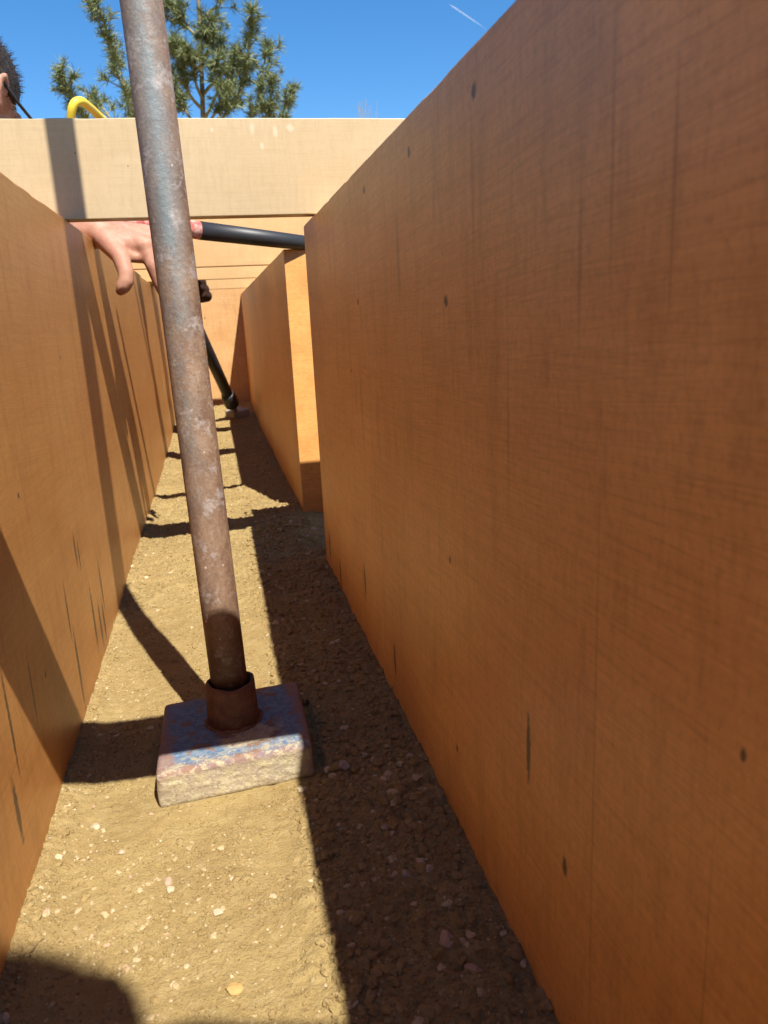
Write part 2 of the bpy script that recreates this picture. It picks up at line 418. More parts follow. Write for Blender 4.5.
# ------------------------------------------------------------------ crossbeams
def crossbeam(x0, x1, y0, th, z0, h, rz, label, cols, smudges=(), marks=(), seed=0.):
    org = ((x0+x1)/2, y0, z0)
    m = wood('crossbeam_timber', *cols, 'x', marks, org, smudges, (), .18, seed, .22)
    bm = worn(box_bm(x0, x1, y0, y0+th, z0, z0+h, .001), 0, z0+h, .0005)
    o = from_bm('crossbeam', bm, m, loc=org, worldspace=True); o.rotation_euler = (0, 0, rz)
    return tag(o, label, 'crossbeam', 'timber planks laid on edge across the trench')
pale = (BB, BD, BL); gold = ((.56, .34, .145), (.48, .275, .11), (.62, .40, .19))
sm = []
for px, py, rx, rz_ in ((275, 131, .004, .009), (290, 128, .0065, .006), (252, 128, .004, .009), (262, 146, .003, .006), (212, 130, .003, .004)):
    p = P(px, py, 1.084); sm.append((p.x, p.z, rx, rz_, .4, .2))
mk = []
for px, py in ((128, 166), (75, 153)):
    p = P(px, py, 1.084); mk.append((p.x, p.z, .0009, .0018, .7, 0))
crossbeam(-.75, .62, 1.084, .030, .5228, .1165, -.004, 'nearest crossbeam in view, broad pale plank crossed by the shadow of the pipe', pale, sm, mk, 2.)
crossbeam(-.62, .55, 1.985, .030, .5235, .1295, .008, 'second crossbeam, golden plank just below the pale one and behind the black bar', gold, seed=4.)
crossbeam(-.60, .55, 2.52, .030, .5235, .12, -.006, 'third crossbeam, small golden plank low behind the black bar', gold, seed=6.)
crossbeam(-.60, .55, 3.19, .030, .5235, .12, .004, 'farthest crossbeam just before the end board', gold, seed=9.)
crossbeam(-.75, .62, .290, .031, .5228, .1205, .0, 'crossbeam overhead behind the viewer, casting the dark band on the plate', pale, seed=13.)

# ================================================================== RUSTY TAMPER
def rust_pipe():
    k = NT('rusty_painted_steel'); o = k.coord(); x, y, z = k.sep(o)
    n1 = k.noise(k.scale(o, (1, 1, .45)), 60, 6, .65); n2 = k.noise(o, 260, 5, .7); n3 = k.noise(k.scale(o, (1, 1, .3)), 24, 4, .6)
    col = k.mix(k.ramp(n1, .35, .68), (.155, .085, .050), (.29, .185, .115))
    col = k.mix(k.math('MULTIPLY', k.ramp(n2, .5, .75), .6), col, (.38, .27, .20))
    col = k.mix(k.math('MULTIPLY', k.ramp(k.noise(o, 420, 4, .6), .55, .7), .65), col, (.10, .055, .04))
    col = k.mix(k.math('MULTIPLY', k.ramp(k.math('ADD', z, k.math('MULTIPLY', n1, .05)), .165, .10), .75), col, (.085, .042, .026))  # rust darkened at the pipe foot, deepening the beam's shadow in the colour
    # worn blue-grey paint left mostly on the viewer's side, higher up
    side = k.math('SUBTRACT', 1, k.math('MULTIPLY', k.math('ABSOLUTE', k.math('ADD', x, .009)), 60), clamp=True)
    hi = k.ramp(z, .12, .45)
    pm = k.math('MULTIPLY', k.math('MULTIPLY', side, hi), k.ramp(k.math('ADD', n3, k.math('MULTIPLY', n2, .35)), .52, .74))
    col = k.mix(k.math('MULTIPLY', pm, .7), col, (.14, .215, .24))
    pm2 = k.ramp(k.math('ADD', k.noise(o, 36, 4, .7), k.math('MULTIPLY', n2, .3)), .70, .8)
    col = k.mix(k.math('MULTIPLY', pm2, .45), col, (.42, .38, .36))
    vo = k.n('ShaderNodeTexVoronoi'); k.l(k.scale(o, (1, 1, .8)), vo.inputs['Vector']); vo.inputs['Scale'].default_value = 210
    sp = k.n('ShaderNodeSeparateColor'); k.l(vo.outputs['Color'], sp.inputs[0])
    col = k.mix(k.math('MULTIPLY', k.math('GREATER_THAN', sp.outputs[0], .98), k.ramp(vo.outputs['Distance'], .25, .12)), col, (.55, .45, .37))
    return k.fin(col, k.ramp(n2, 0, 1) and .62, .45, .15, k.bump(k.math('ADD', n2, n1), .5, .0012))
def dark_rust():
    k = NT('dark_rust'); o = k.coord()
    n1 = k.noise(o, 110, 6, .7); n2 = k.noise(o, 380, 4, .6)
    col = k.mix(k.ramp(n1, .35, .68), (.10, .045, .025), (.22, .10, .048))
    col = k.mix(k.math('MULTIPLY', k.ramp(n2, .55, .75), .6), col, (.09, .04, .025))
    return k.fin(col, .7, .35, .1, k.bump(n1, .6, .002))
def plate_mat():
    k = NT('blue_paint_with_rust_and_crust'); o = k.coord(); x, y, z = k.sep(o)
    n1 = k.noise(o, 55, 6, .68); n2 = k.noise(o, 190, 5, .7); n3 = k.noise(o, 24, 4, .6)
    col = k.mix(k.ramp(n2, .4, .65), (.085, .14, .22), (.17, .235, .30))
    col = k.mix(k.math('MULTIPLY', k.ramp(n3, .5, .7), .5), col, (.30, .28, .25))
    col = k.mix(k.ramp(n1, .52, .59), col, (.19, .115, .08))
    edge = k.math('MAXIMUM', k.math('ABSOLUTE', x), k.math('ABSOLUTE', y))
    col = k.mix(k.math('MULTIPLY', k.ramp(k.math('ADD', edge, k.math('MULTIPLY', n1, .03)), .066, .076), .8), col, (.25, .14, .10))
    crust = k.mix(k.ramp(k.noise(o, 120, 5, .7), .35, .65), (.40, .33, .19), (.29, .225, .165))
    crust = k.mix(k.ramp(k.noise(o, 330, 4, .7), .5, .72), crust, (.50, .45, .29))
    front = k.ramp(k.math('ADD', y, k.math('MULTIPLY', k.math('SUBTRACT', n1, .5), .055)), -.042, -.058)
    low = k.ramp(z, .032, .027)
    fm = k.math('MAXIMUM', k.math('MULTIPLY', low, k.ramp(n2, .25, .35)), k.math('MULTIPLY', front, k.ramp(n2, .47, .56)))
    # dried mortar splash in front of the socket
    q = k.n('ShaderNodeVectorMath', operation='LENGTH')
    k.l(k.comb(k.math('MULTIPLY', k.math('SUBTRACT', x, .012), 34), k.math('MULTIPLY', k.math('ADD', y, .028), 52), 0), q.inputs[0])
    spl = k.ramp(k.math('ADD', q.outputs['Value'], k.math('MULTIPLY', k.math('SUBTRACT', n1, .5), 2.6)), 1.0, .75)
    col = k.mix(k.math('MAXIMUM', fm, spl), col, crust)
    return k.fin(col, .8, .3, 0, k.bump(k.math('ADD', n2, k.math('MULTIPLY', n1, .7)), .7, .0025))
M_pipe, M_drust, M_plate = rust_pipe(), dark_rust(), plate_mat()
tam = empty('tamper', (-.0143, .6505, 0), math.radians(4.6))
tag(tam, 'rusty tamper with a long steel pipe on a blue painted steel block', 'tamper')
bm = bmesh.new()
# block: worn edges, slightly irregular
bmesh.ops.create_cube(bm, size=1)
for v in bm.verts:
    v.co = Vector((v.co.x*.130, v.co.y*.124, .0182+v.co.z*.0325))
bmesh.ops.bevel(bm, geom=bm.edges[:], offset=.0045, segments=3, affect='EDGES', profile=.6)
bmesh.ops.subdivide_edges(bm, edges=[e for e in bm.edges if e.calc_length() > .02], cuts=26, use_grid_fill=True)
for v in bm.verts:
    n = float(vnoise(np.array(v.co.x+v.co.z), np.array(v.co.y-v.co.z), 60, 3))-.5
    n2 = float(vnoise(np.array(v.co.x), np.array(v.co.y+v.co.z*2), 160, 5))-.5
    k_ = .0014 if v.co.y < -.055 or v.co.x > .058 else .0005
    v.co.x += v.co.y*.09
    v.co.y -= (n+n2*.6)*k_; v.co.x += n*k_; v.co.z += n2*.0005
from_bm('plate', bm, M_plate, tam, smooth=True)
# socket: open tube round the pipe with a weld bead
bm = bmesh.new(); prof = [(.0172, .033), (.0238, .033), (.0229, .045), (.0219, .068), (.0212, .0725), (.0198, .0735), (.0182, .071), (.0174, .055)]
seg = 40; rings = []
for r, z in prof:
    ring = []
    for j in range(seg):
        a = 2*math.pi*j/seg; w = .0005*math.sin(3*a+z*90)+.0004*math.sin(7*a)
        zz = z+(.0007*math.sin(a*2+1)+.0003*math.sin(a*5) if z > .066 else 0)
        ring.append(bm.verts.new(((r+w)*math.cos(a), (r+w)*math.sin(a), zz)))
    rings.append(ring)
for i in range(len(prof)-1):
    for j in range(seg): bm.faces.new((rings[i][j], rings[i][(j+1) % seg], rings[i+1][(j+1) % seg], rings[i+1][j]))
sock = from_bm('socket', bm, M_drust, tam, smooth=True); sock.location = (.0010, .007, 0)
bm = bmesh.new(); R = .0243; pts = []
for j in range(49):
    a = 2*math.pi*j/48; pts.append((R*math.cos(a), R*math.sin(a), .0345+.0006*math.sin(9*a)))
tube(bm, pts, [.0020+.0009*math.sin(17*i*.13)*math.sin(i*1.7) for i in range(49)], 8)
w_ = from_bm('weld_bead', bm, M_drust, tam, smooth=True); w_.location = (.0010, .007, 0)
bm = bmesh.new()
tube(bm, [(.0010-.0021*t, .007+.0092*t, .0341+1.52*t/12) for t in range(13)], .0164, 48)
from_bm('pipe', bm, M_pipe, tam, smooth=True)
for p in tam.children[-1].data.polygons:
    if len(p.vertices) > 4: p.use_smooth = False
# lower end of the pipe: darker rust colour that deepens the shadow there
# ================================================================== FAR TAMPER (black pole, pale foot)
def simple(name, col, rough=.5, spec=.4, metal=0, var=.25, sc=80):
    k = NT(name); o = k.coord()
    c = k.mix(k.noise(o, sc, 4, .6), tuple(v*(1-var) for v in col), tuple(min(1, v*(1+var)) for v in col))
    return k.fin(c, rough, spec, metal, k.bump(k.noise(o, sc*4, 3, .6), .2, .0006))
M_black = simple('black_coated_steel', (.022, .022, .024), .48, .5)
M_steel = simple('dull_steel', (.32, .32, .33), .35, .6, .7)
M_foot = simple('dusty_grey_steel', (.30, .28, .25), .8, .3)
F = Vector((.075, 3.18, .02))
up2 = (P(183, 297, 2.72)-F); L2 = up2.length; D2 = up2.normalized()
t2 = empty('long_handled_tool', F)
tag(t2, 'black round pole leaning in the trench far back, standing on a pale grey foot', 'tamper')
bm = bmesh.new(); tube(bm, [D2*.13, D2*(L2*.5), D2*(L2+.28)], .021, 24); from_bm('pole', bm, M_black, t2, smooth=True)
bm = bmesh.new(); tube(bm, [D2*.085, D2*.09, D2*.125, D2*.15, D2*.155], [.021, .029, .029, .026, .021], 24); from_bm('collar', bm, M_black, t2, smooth=True)
bm = bmesh.new(); tube(bm, [D2*.02, D2*.10], [.009, .011], 16); from_bm('spigot', bm, M_steel, t2, smooth=True)
bm = box_bm(-.038, .038, -.035, .035, -.012, .034, .008)
ft = from_bm('foot', bm, M_foot, t2, smooth=False); ft.rotation_euler = (.1, -.12, .5)

# ================================================================== BLACK BAR lying over the trench
A = P(118, 219.5, 1.40); B = P(303, 242.6, 1.517); Bd = (B-A).normalized()
rod = empty('round_bar', A)
tag(rod, 'black round bar with a pinkish red wrapped end, lying across on the wall tops', 'bar')
b_ = P(199.5, 230.5, 1.447)-A
bm = bmesh.new(); tube(bm, [b_, (b_+(B-A)*1.25)/2, (B-A)*1.35], [.0156, .0142, .0118], 28); from_bm('shaft', bm, M_black, rod, smooth=True)
k = NT('red_wrap'); o = k.coord()
c = k.mix(k.ramp(k.noise(o, 60, 4, .6), .45, .58), (.55, .13, .10), (.70, .42, .34))
c = k.mix(k.ramp(k.noise(o, 140, 3, .6), .62, .68), c, (.05, .02, .02))
M_red = k.fin(c, .6, .3)
bm = bmesh.new(); tube(bm, [Vector((0, 0, 0)), b_*.03, b_*.5, b_*1.001], [.006, .0105, .0135, .0153], 28); from_bm('wrapped_grip', bm, M_red, rod, smooth=True)

# ================================================================== YELLOW HOSE
M_yel = simple('yellow_hose_plastic', (.80, .58, .05), .45, .4, 0, .08)
def spline(pts, n=14):
    pts = [Vector(p) for p in pts]; out = []
    for i in range(len(pts)-1):
        p0, p1, p2, p3 = pts[max(i-1, 0)], pts[i], pts[i+1], pts[min(i+2, len(pts)-1)]
        for s in range(n):
            t = s/n; out.append(.5*((2*p1)+(p2-p0)*t+(2*p0-5*p1+4*p2-p3)*t*t+(3*p1-p0-3*p2+p3)*t**3))
    return out+[pts[-1]]
hp = [(-.75, 1.75, .012), (-.45, 1.66, .012), (-.37, 1.61, .02), (-.31, 1.585, .12)]
for px, py, Y in ((68.5, 170, 1.55), (70.5, 125, 1.52), (73, 106, 1.51), (80, 101, 1.52), (88, 106, 1.55), (99, 116, 1.60), (135, 150, 1.75), (170, 185, 1.88)):
    hp.append(P(px, py, Y))
hp += [(-.06, 1.993, .6612), (.02, 1.998, .6612), (.16, 2.0, .6612), (.27, 2.0, .6612), (.36, 2.02, .60), (.42, 2.1, .3), (.45, 2.17, .06), (.50, 2.22, .013), (.58, 2.30, .012), (.7, 2.4, .012)]
bm = bmesh.new(); tube(bm, spline(hp), .0072, 16)
tag(from_bm('hose', bm, M_yel, smooth=True, loc=(-.4, 1.64, 0), worldspace=True), 'bright yellow hose looping up behind the pale crossbeam', 'hose')

# ================================================================== PEOPLE
def skin_mat():
    k = NT('skin'); o = k.coord()
    n = k.noise(o, 38, 4, .6); n2 = k.noise(o, 160, 4, .65)
    c = k.mix(k.ramp(n, .3, .7), (.43, .225, .15), (.36, .155, .10))
    c = k.mix(k.math('MULTIPLY', k.ramp(n2, .45, .75), .45), c, (.48, .29, .21))
    m = k.fin(c, .55, .35, 0, k.bump(k.math('ADD', k.noise(o, 700, 3, .6), k.math('MULTIPLY', n2, .8)), .35, .0010))
    k.p.inputs['Subsurface Weight'].default_value = .12; k.p.inputs['Subsurface Radius'].default_value = (.010, .004, .002)
    k.p.inputs['Subsurface Scale'].default_value = .6
    return m
M_skin = skin_mat()
def hair_mat():
    k = NT('short_dark_hair'); o = k.coord()
    n = k.noise(k.scale(o, (60, 60, 900)), 1, 3, .7); n2 = k.noise(o, 700, 3, .7)
    c = k.mix(k.ramp(n2, .4, .7), (.018, .012, .009), (.075, .05, .036))
    return k.fin(c, .6, .4, 0, k.bump(n2, .9, .004))
M_hair = hair_mat()
M_shirt = simple('dark_blue_cotton', (.05, .07, .12), .9, .1, 0, .3, 30)
M_trous = simple('grey_work_cloth', (.10, .10, .105), .9, .1, 0, .3, 30)
M_boot = simple('brown_leather', (.09, .05, .03), .6, .3)
M_glove = simple('dark_brown_glove_leather', (.055, .028, .018), .8, .2, 0, .4, 120)
M_glass = simple('black_spectacle_frame', (.02, .02, .025), .3, .6)
M_eye = simple('eye_white', (.75, .72, .68), .25, .5)
M_shirt2 = simple('grey_cotton', (.22, .23, .24), .9, .1, 0, .2, 30)

def remesh(o, vox, smooth=6, fac=.5):
    m = o.modifiers.new('remesh', 'REMESH'); m.mode = 'VOXEL'; m.voxel_size = vox; m.use_smooth_shade = True
    if smooth:
        s = o.modifiers.new('smooth', 'SMOOTH'); s.factor = fac; s.iterations = smooth
def head_geo(bm, c, f, u):
    f = Vector(f).normalized(); u = Vector(u); u = (u-f*u.dot(f)).normalized(); r = f.cross(u)
    A3 = (r, f, u); c = Vector(c)
    at = lambda a, b, d: c+r*a+f*b+u*d
    ellipsoid(bm, at(0, -.008, .030), A3, (.074, .094, .083))
    ellipsoid(bm, at(0, .022, -.020), A3, (.060, .068, .078))
    capsule(bm, at(-.03, .02, -.068), at(0, .066, -.092), .028, .021); capsule(bm, at(.03, .02, -.068), at(0, .066, -.092), .028, .021)
    capsule(bm, at(0, .084, .018), at(0, .107, -.022), .008, .0125)                 # nose
    capsule(bm, at(-.012, .100, -.026), at(.012, .100, -.026), .0085)
    capsule(bm, at(-.034, .078, .022), at(.034, .078, .022), .012)                   # brow
    capsule(bm, at(-.02, .084, -.052), at(.02, .084, -.052), .0075); capsule(bm, at(-.017, .083, -.062), at(.017, .083, -.062), .008)  # lips
    capsule(bm, at(-.046, .058, -.015), at(-.03, .07, -.02), .017); capsule(bm, at(.046, .058, -.015), at(.03, .07, -.02), .017)
    for s in (-1, 1):                                                               # ears: rim, lobe and bowl
        pts = [at(s*.074, .004, -.022), at(s*.080, -.004, -.018), at(s*.086, -.016, 0), at(s*.088, -.020, .016), at(s*.086, -.010, .028), at(s*.079, .004, .022), at(s*.074, .006, .008)]
        for p, q_ in zip(pts, pts[1:]): capsule(bm, p, q_, .0048, .0048, 8, 3)
        capsule(bm, at(s*.074, .0, -.012), at(s*.079, -.010, .014), .0065)
    return r, f, u, at
def strands(root, at, r, f, u):
    """short hair standing off the scalp"""
    vs_, fs_ = [], []; off = Vector(root.location)
    rr = random.Random(5)
    for _ in range(5200):
        n = Vector((rr.gauss(0, 1), rr.gauss(0, 1), rr.gauss(0, 1))).normalized()
        a, b, d = n.x*.077, n.y*.097-.011, n.z*.085+.036
        line = .012 if b > -.03 else .012-(-.03-b)*1.1
        if b > .05: line = .018+(b-.05)*1.6
        if d < line-.004: continue
        p = at(a, b, d); nw = (r*n.x+f*n.y+u*n.z)
        fade = min(1, max(.25, (d-line)/.04))
        dr = (nw*.7+f*rr.gauss(.25, .35)+u*rr.gauss(.1, .3)+r*rr.gauss(0, .3)).normalized()*(.004+.010*fade)
        sd = dr.cross(nw+Vector((.01, .02, .03))).normalized()*.0005
        k0 = len(vs_); vs_ += [p-sd-off, p+sd-off, p+dr-off]; fs_.append((k0, k0+1, k0+2))
    m = bpy.data.meshes.new('hair_strands'); fill_mesh(m, np.array([v[:] for v in vs_]), np.array(fs_), 3, False); m.materials.append(M_hair)
    link('hair_strands', m, root)
def person(name, J, label, hand_chains, head, vox, mats, arms_bare=True, cat='person', glasses=False, hair=True):
    """J: joint dict in world space. One continuous body, clothes and hair as parts."""
    root_loc = Vector((J['pelvis'].x, J['pelvis'].y, 0))
    root = empty(name, root_loc); tag(root, label, cat)
    mshirt, mtrous, mhand = mats
    bm = bmesh.new()
    c, f, u = head
    r, f, u, at = head_geo(bm, c, f, u)
    capsule(bm, at(0, -.02, -.04), J['neck'], .056, .060)
    def torso(bm, g):
        capsule(bm, J['pelvis'], J['waist'], .125+g, .120+g); capsule(bm, J['waist'], J['chest'], .120+g, .130+g)
        for s in ('L', 'R'):
            capsule(bm, J['pelvis'], J['hip'+s], .11+g, .10+g)
            capsule(bm, J['chest'], J['sho'+s], .10+g, .060+g)
            capsule(bm, J['neck'], J['sho'+s], .052+g*.5, .052+g)
        capsule(bm, J['chest'], J['neck'], .10+g, .058+g*.3)
    torso(bm, 0)
    for s in ('L', 'R'):
        capsule(bm, J['sho'+s], J['elb'+s], .052, .040); capsule(bm, J['elb'+s], J['elb'+s].lerp(J['wri'+s], .35), .040, .041)
        capsule(bm, J['elb'+s].lerp(J['wri'+s], .35), J['wri'+s], .041, .0275)
        capsule(bm, J['hip'+s], J['kne'+s], .088, .058); capsule(bm, J['kne'+s], J['kne'+s].lerp(J['ank'+s], .35), .056, .055)
        capsule(bm, J['kne'+s].lerp(J['ank'+s], .35), J['ank'+s], .055, .036); capsule(bm, J['ank'+s], J['toe'+s], .036, .028)
    for ch in hand_chains:
        chain(bm, ch)
    body = from_bm('body', bm, M_skin, root, smooth=True, worldspace=True); remesh(body, vox, 4)
    bm = bmesh.new(); torso(bm, .014)
    for s in ('L', 'R'):
        e = J['elb'+s] if arms_bare else J['wri'+s]
        if arms_bare: capsule(bm, J['sho'+s], J['sho'+s].lerp(e, .62), .068, .060)
        else:
            capsule(bm, J['sho'+s], J['elb'+s], .068, .054); capsule(bm, J['elb'+s], J['elb'+s].lerp(J['wri'+s], .86), .054, .042)
    sh = from_bm('shirt', bm, mshirt, root, smooth=True, worldspace=True); remesh(sh, .012, 3)
    bm = bmesh.new(); capsule(bm, J['pelvis'], J['pelvis'].lerp(J['waist'], .35), .143, .140)
    for s in ('L', 'R'):
        capsule(bm, J['pelvis'], J['hip'+s], .128, .118); capsule(bm, J['hip'+s], J['kne'+s], .104, .074)
        capsule(bm, J['kne'+s], J['ank'+s], .074, .052)
    tr = from_bm('trousers', bm, mtrous, root, smooth=True, worldspace=True); remesh(tr, .012, 3)
    for s in ('L', 'R'):
        bm = bmesh.new(); capsule(bm, J['ank'+s], J['toe'+s], .048, .040); from_bm('boot', bm, M_boot, root, smooth=True, worldspace=True)
    if hair:
        bm = bmesh.new(); vs = ellipsoid(bm, at(0, -.011, .036), (r, f, u), (.0785, .0985, .0865), 5)
        rl = []
        for v in bm.verts:
            q_ = v.co-Vector(c); a, b, d = q_.dot(r), q_.dot(f), q_.dot(u)
            line = .018 if b > -.03 else .018-(-.03-b)*1.1
            if b > .045: line = .018+(b-.045)*1.6
            if d < line: rl.append(v)
            else:
                n = (float(vnoise(np.array(a*1.0+d), np.array(b-d), 260, 4))-.5)*.0022; v.co += (v.co-at(0, -.011, .036)).normalized()*n
        bmesh.ops.delete(bm, geom=rl, context='VERTS')
        hr = from_bm('hair', bm, M_hair, root, smooth=True, worldspace=True)
        strands(root, at, r, f, u)
        md = hr.modifiers.new('thick', 'SOLIDIFY'); md.thickness = .012
    for s in (-1, 1):
        bm = bmesh.new(); ellipsoid(bm, at(s*.031, .078, .004), (r, f, u), (.0125, .0115, .0095), 2); from_bm('eye', bm, M_eye, root, smooth=True, worldspace=True)
    if glasses:
        bm = bmesh.new()
        for s in (-1, 1):
            tube(bm, [at(s*.083, -.012, .020), at(s*.080, .03, .013), at(s*.074, .108, .008)], .0026, 8)
            ring = [at(s*.037+.031*math.cos(t*.5236), .112-abs(math.cos(t*.5236))*.002, .004+.021*math.sin(t*.5236)) for t in range(13)]
            tube(bm, ring, .0024, 8)
        tube(bm, [at(-.009, .113, .012), at(.009, .113, .012)], .002, 8)
        from_bm('glasses', bm, M_glass, root, smooth=True, worldspace=True)
    return root
V = Vector
# --- person kneeling outside the left wall, hand hanging over it
wri = P(92, 231, 1.315)
J = dict(pelvis=V((-.86, 1.30, .30)), waist=V((-.76, 1.32, .42)), chest=V((-.60, 1.38, .555)), neck=V((-.475, 1.40, .665)),
         shoL=V((-.545, 1.575, .585)), shoR=V((-.495, 1.225, .585)), elbL=V((-.395, 1.52, .56)), elbR=V((-.36, 1.17, .36)),
         wriL=wri, wriR=V((-.33, 1.33, .16)), hipL=V((-.86, 1.39, .27)), hipR=V((-.86, 1.21, .27)),
         kneL=V((-.47, 1.50, .075)), kneR=V((-.47, 1.12, .075)), ankL=V((-.88, 1.42, .07)), ankR=V((-.88, 1.18, .07)), toeL=V((-1.03, 1.43, .045)), toeR=V((-1.03, 1.17, .045)))
J['elbL'] = V((-.415, 1.43, .57))
ix = [(P(146, 246, 1.275), .0130), (P(152.5, 265, 1.268), .0112), (P(160, 285, 1.272), .0096), (P(166, 299, 1.278), .0072)]
mi = [(P(149, 238, 1.298), .0112), (P(161, 258, 1.296), .0096), (P(169, 278, 1.300), .0085), (P(172, 296, 1.305), .0073)]
ri = [(P(147, 233, 1.320), .0108), (P(159, 250, 1.322), .0092), (P(167, 270, 1.325), .0082), (P(170, 287, 1.330), .0070)]
li = [(P(143, 232, 1.342), .0100), (P(153, 245, 1.345), .0082), (P(160, 262, 1.348), .0074), (P(163, 275, 1.352), .0064)]
th = [(P(107, 240, 1.285), .0185), (P(120, 256, 1.262), .0132), (P(126, 272, 1.252), .0120), (P(126, 281, 1.25), .0117), (P(123, 287, 1.251), .0108), (P(120.5, 291, 1.253), .0075)]
hand = [ix, mi, ri, li, th]
w0 = P(99, 232, 1.305)
for kx, rr in ((ix, .0145), (mi, .0140), (ri, .0130), (li, .0120)):
    hand.append([(w0, .020), (kx[0][0], rr)])
hand.append([(wri, .0275), (w0, .0225)])
hand.append([(th[0][0], .0165), (P(126, 244, 1.28), .0165), (P(139, 249, 1.28), .0125)])      # thenar / web
hand.append([(th[1][0], .0105), (P(131, 257, 1.272), .0085), (P(141, 258, 1.274), .0085)])
# right hand resting on the ground outside
wr = J['wriR']; dd = V((.02, .05, -.085))
hr_ = [[(wr, .027), (wr+dd*.9, .024)]]
for i in range(4):
    o_ = V((-.030+.02*i, .012*(1.5-abs(i-1.5)), 0)); b0 = wr+dd+o_
    hr_.append([(wr+dd*.4+o_*.4, .016), (b0, .0105), (b0+V((0, .028, -.018)), .0092), (b0+V((0, .054, -.028)), .0078)])
hr_.append([(wr+dd*.3, .016), (wr+dd*.6+V((.04, .01, -.02)), .011), (wr+dd*.8+V((.055, .03, -.028)), .009)])
hc = P(-40, 100, 1.45)
person('person', J, 'person with short dark hair and glasses, bare hand hanging over the left wall', hand+hr_, (hc, (.42, .88, -.45), (.1, .1, 1)), .0028, (M_shirt, M_trous, M_skin), glasses=True)
# nails on the hanging hand are hidden or turned away; thumb nail
bm = bmesh.new(); tn = P(123.5, 288, 1.234); ellipsoid(bm, tn, ((1, 0, 0), (0, 1, 0), (0, 0, 1)), (.005, .0018, .006), 2); bm.free()

# --- gloved worker far back on the left, only the glove shows
g0 = P(188, 284, 2.70); root2 = V((-.62, 2.95, 0))
g0 = P(196, 284, 2.70)
J2 = dict(pelvis=V((-.86, 2.93, .30)), waist=V((-.78, 2.93, .42)), chest=V((-.64, 2.92, .57)), neck=V((-.54, 2.90, .68)),
          shoL=V((-.58, 3.08, .62)), shoR=V((-.56, 2.75, .62)), elbL=V((-.42, 3.02, .40)), elbR=V((-.33, 2.74, .60)),
          wriL=V((-.36, 3.0, .16)), wriR=g0+V((-.09, .02, .03)), hipL=V((-.86, 3.02, .27)), hipR=V((-.86, 2.84, .27)),
          kneL=V((-.48, 3.08, .075)), kneR=V((-.48, 2.80, .075)), ankL=V((-.88, 3.05, .07)), ankR=V((-.88, 2.82, .07)), toeL=V((-1.03, 3.05, .045)), toeR=V((-1.03, 2.82, .045)))
wl = J2['wriL']; hl = [[(wl, .027), (wl+V((.02, 0, -.08)), .024)]]
for i in range(4):
    b0 = wl+V((.02, -.03+.02*i, -.085)); hl.append([(wl, .016), (b0, .0105), (b0+V((.03, 0, -.02)), .009), (b0+V((.055, 0, -.03)), .008)])
hl.append([(wl, .016), (wl+V((.02, -.045, -.06)), .011), (wl+V((.04, -.05, -.08)), .009)])
pole_at = lambda z: F+D2*((z-F.z)/D2.z)
gl = []; wrR = J2['wriR']
for i in range(4):
    z = g0.z+.032-.021*i; c0 = pole_at(z)
    k0 = c0+V((-.012, -.034, 0)); k1 = c0+V((.060, -.036, -.002)); k2 = c0+V((.078, .004, -.008)); k3 = c0+V((.030, .030, -.014))
    gl.append([(wrR, .024), (k0, .017), (k1, .0165), (k2, .0155), (k3, .0135)])
c0 = pole_at(g0.z+.02); gl.append([(wrR, .02), (c0+V((-.03, .0, .02)), .014), (c0+V((-.01, .034, .025)), .012)])
person('person', J2, 'second worker crouching behind the left wall, dark gloved hand gripping the far black pole', hl+gl, (J2['neck']+V((.07, -.01, .13)), (.85, .05, -.5), (0, 0, 1)), .005, (M_shirt2, M_trous, M_glove), arms_bare=False)
# glove over the gripping hand
p2 = [o for o in C.objects if o.name.startswith('person') and o.parent is None][-1]
bm = bmesh.new()
for ch in gl: chain(bm, [(p, r_+.004) for p, r_ in ch])
capsule(bm, wrR, wrR+(J2['elbR']-wrR).normalized()*.05, .034, .038)
gv = from_bm('glove', bm, M_glove, p2, smooth=True, worldspace=True); remesh(gv, .004, 2)

# --- photographer leaning over from the right, behind the lens
J3 = dict(pelvis=V((.86, -.52, .33)), waist=V((.76, -.49, .47)), chest=V((.50, -.40, .72)), neck=V((.150, -.298, .912)),
          shoL=V((.33, -.50, .84)), shoR=V((.32, -.31, .84)), elbL=V((.12, -.44, .66)), elbR=V((.25, -.10, .64)),
          wriL=V((-.065, -.15, .46)), wriR=V((.10, -.11, .47)), hipL=V((.87, -.61, .30)), hipR=V((.87, -.43, .30)),
          kneL=V((.47, -.66, .075)), kneR=V((.47, -.36, .075)), ankL=V((.90, -.64, .07)), ankR=V((.90, -.40, .07)), toeL=V((1.05, -.65, .045)), toeR=V((1.05, -.39, .045)))
h3 = []
for s, w in ((-1, J3['wriL']), (1, J3['wriR'])):
    tip = V((s*.075+.0, -.022, .385)); pal = w.lerp(tip, .6)
    h3.append([(w, .026), (pal, .022)])
    for i in range(4):
        zz = .018*(1.5-i); q0 = tip+V((s*.012, -.02, zz)); 
        h3.append([(w, .018), (q0, .010), (tip+V((s*.004, -.002, zz)), .009), (tip+V((-s*.018, -.004, zz*.9)), .0078)] if False else [(w, .018), (q0, .010), (q0+V((-s*.012, -.014, 0)), .009), (q0+V((-s*.03, -.018, 0)), .0078)])
    h3.append([(w, .018), (pal+V((0, -.01, .03)), .012), (tip+V((-s*.02, -.045, .03)), .010)])
HD3 = V((.090, -.338, 1.0))
person('person', J3, 'photographer kneeling outside the right wall, leaning over and holding a phone low with both hands', h3, (HD3, (-.55, .35, -.75), (-.5, .2, .8)), .006, (M_shirt2, M_trous, M_skin))
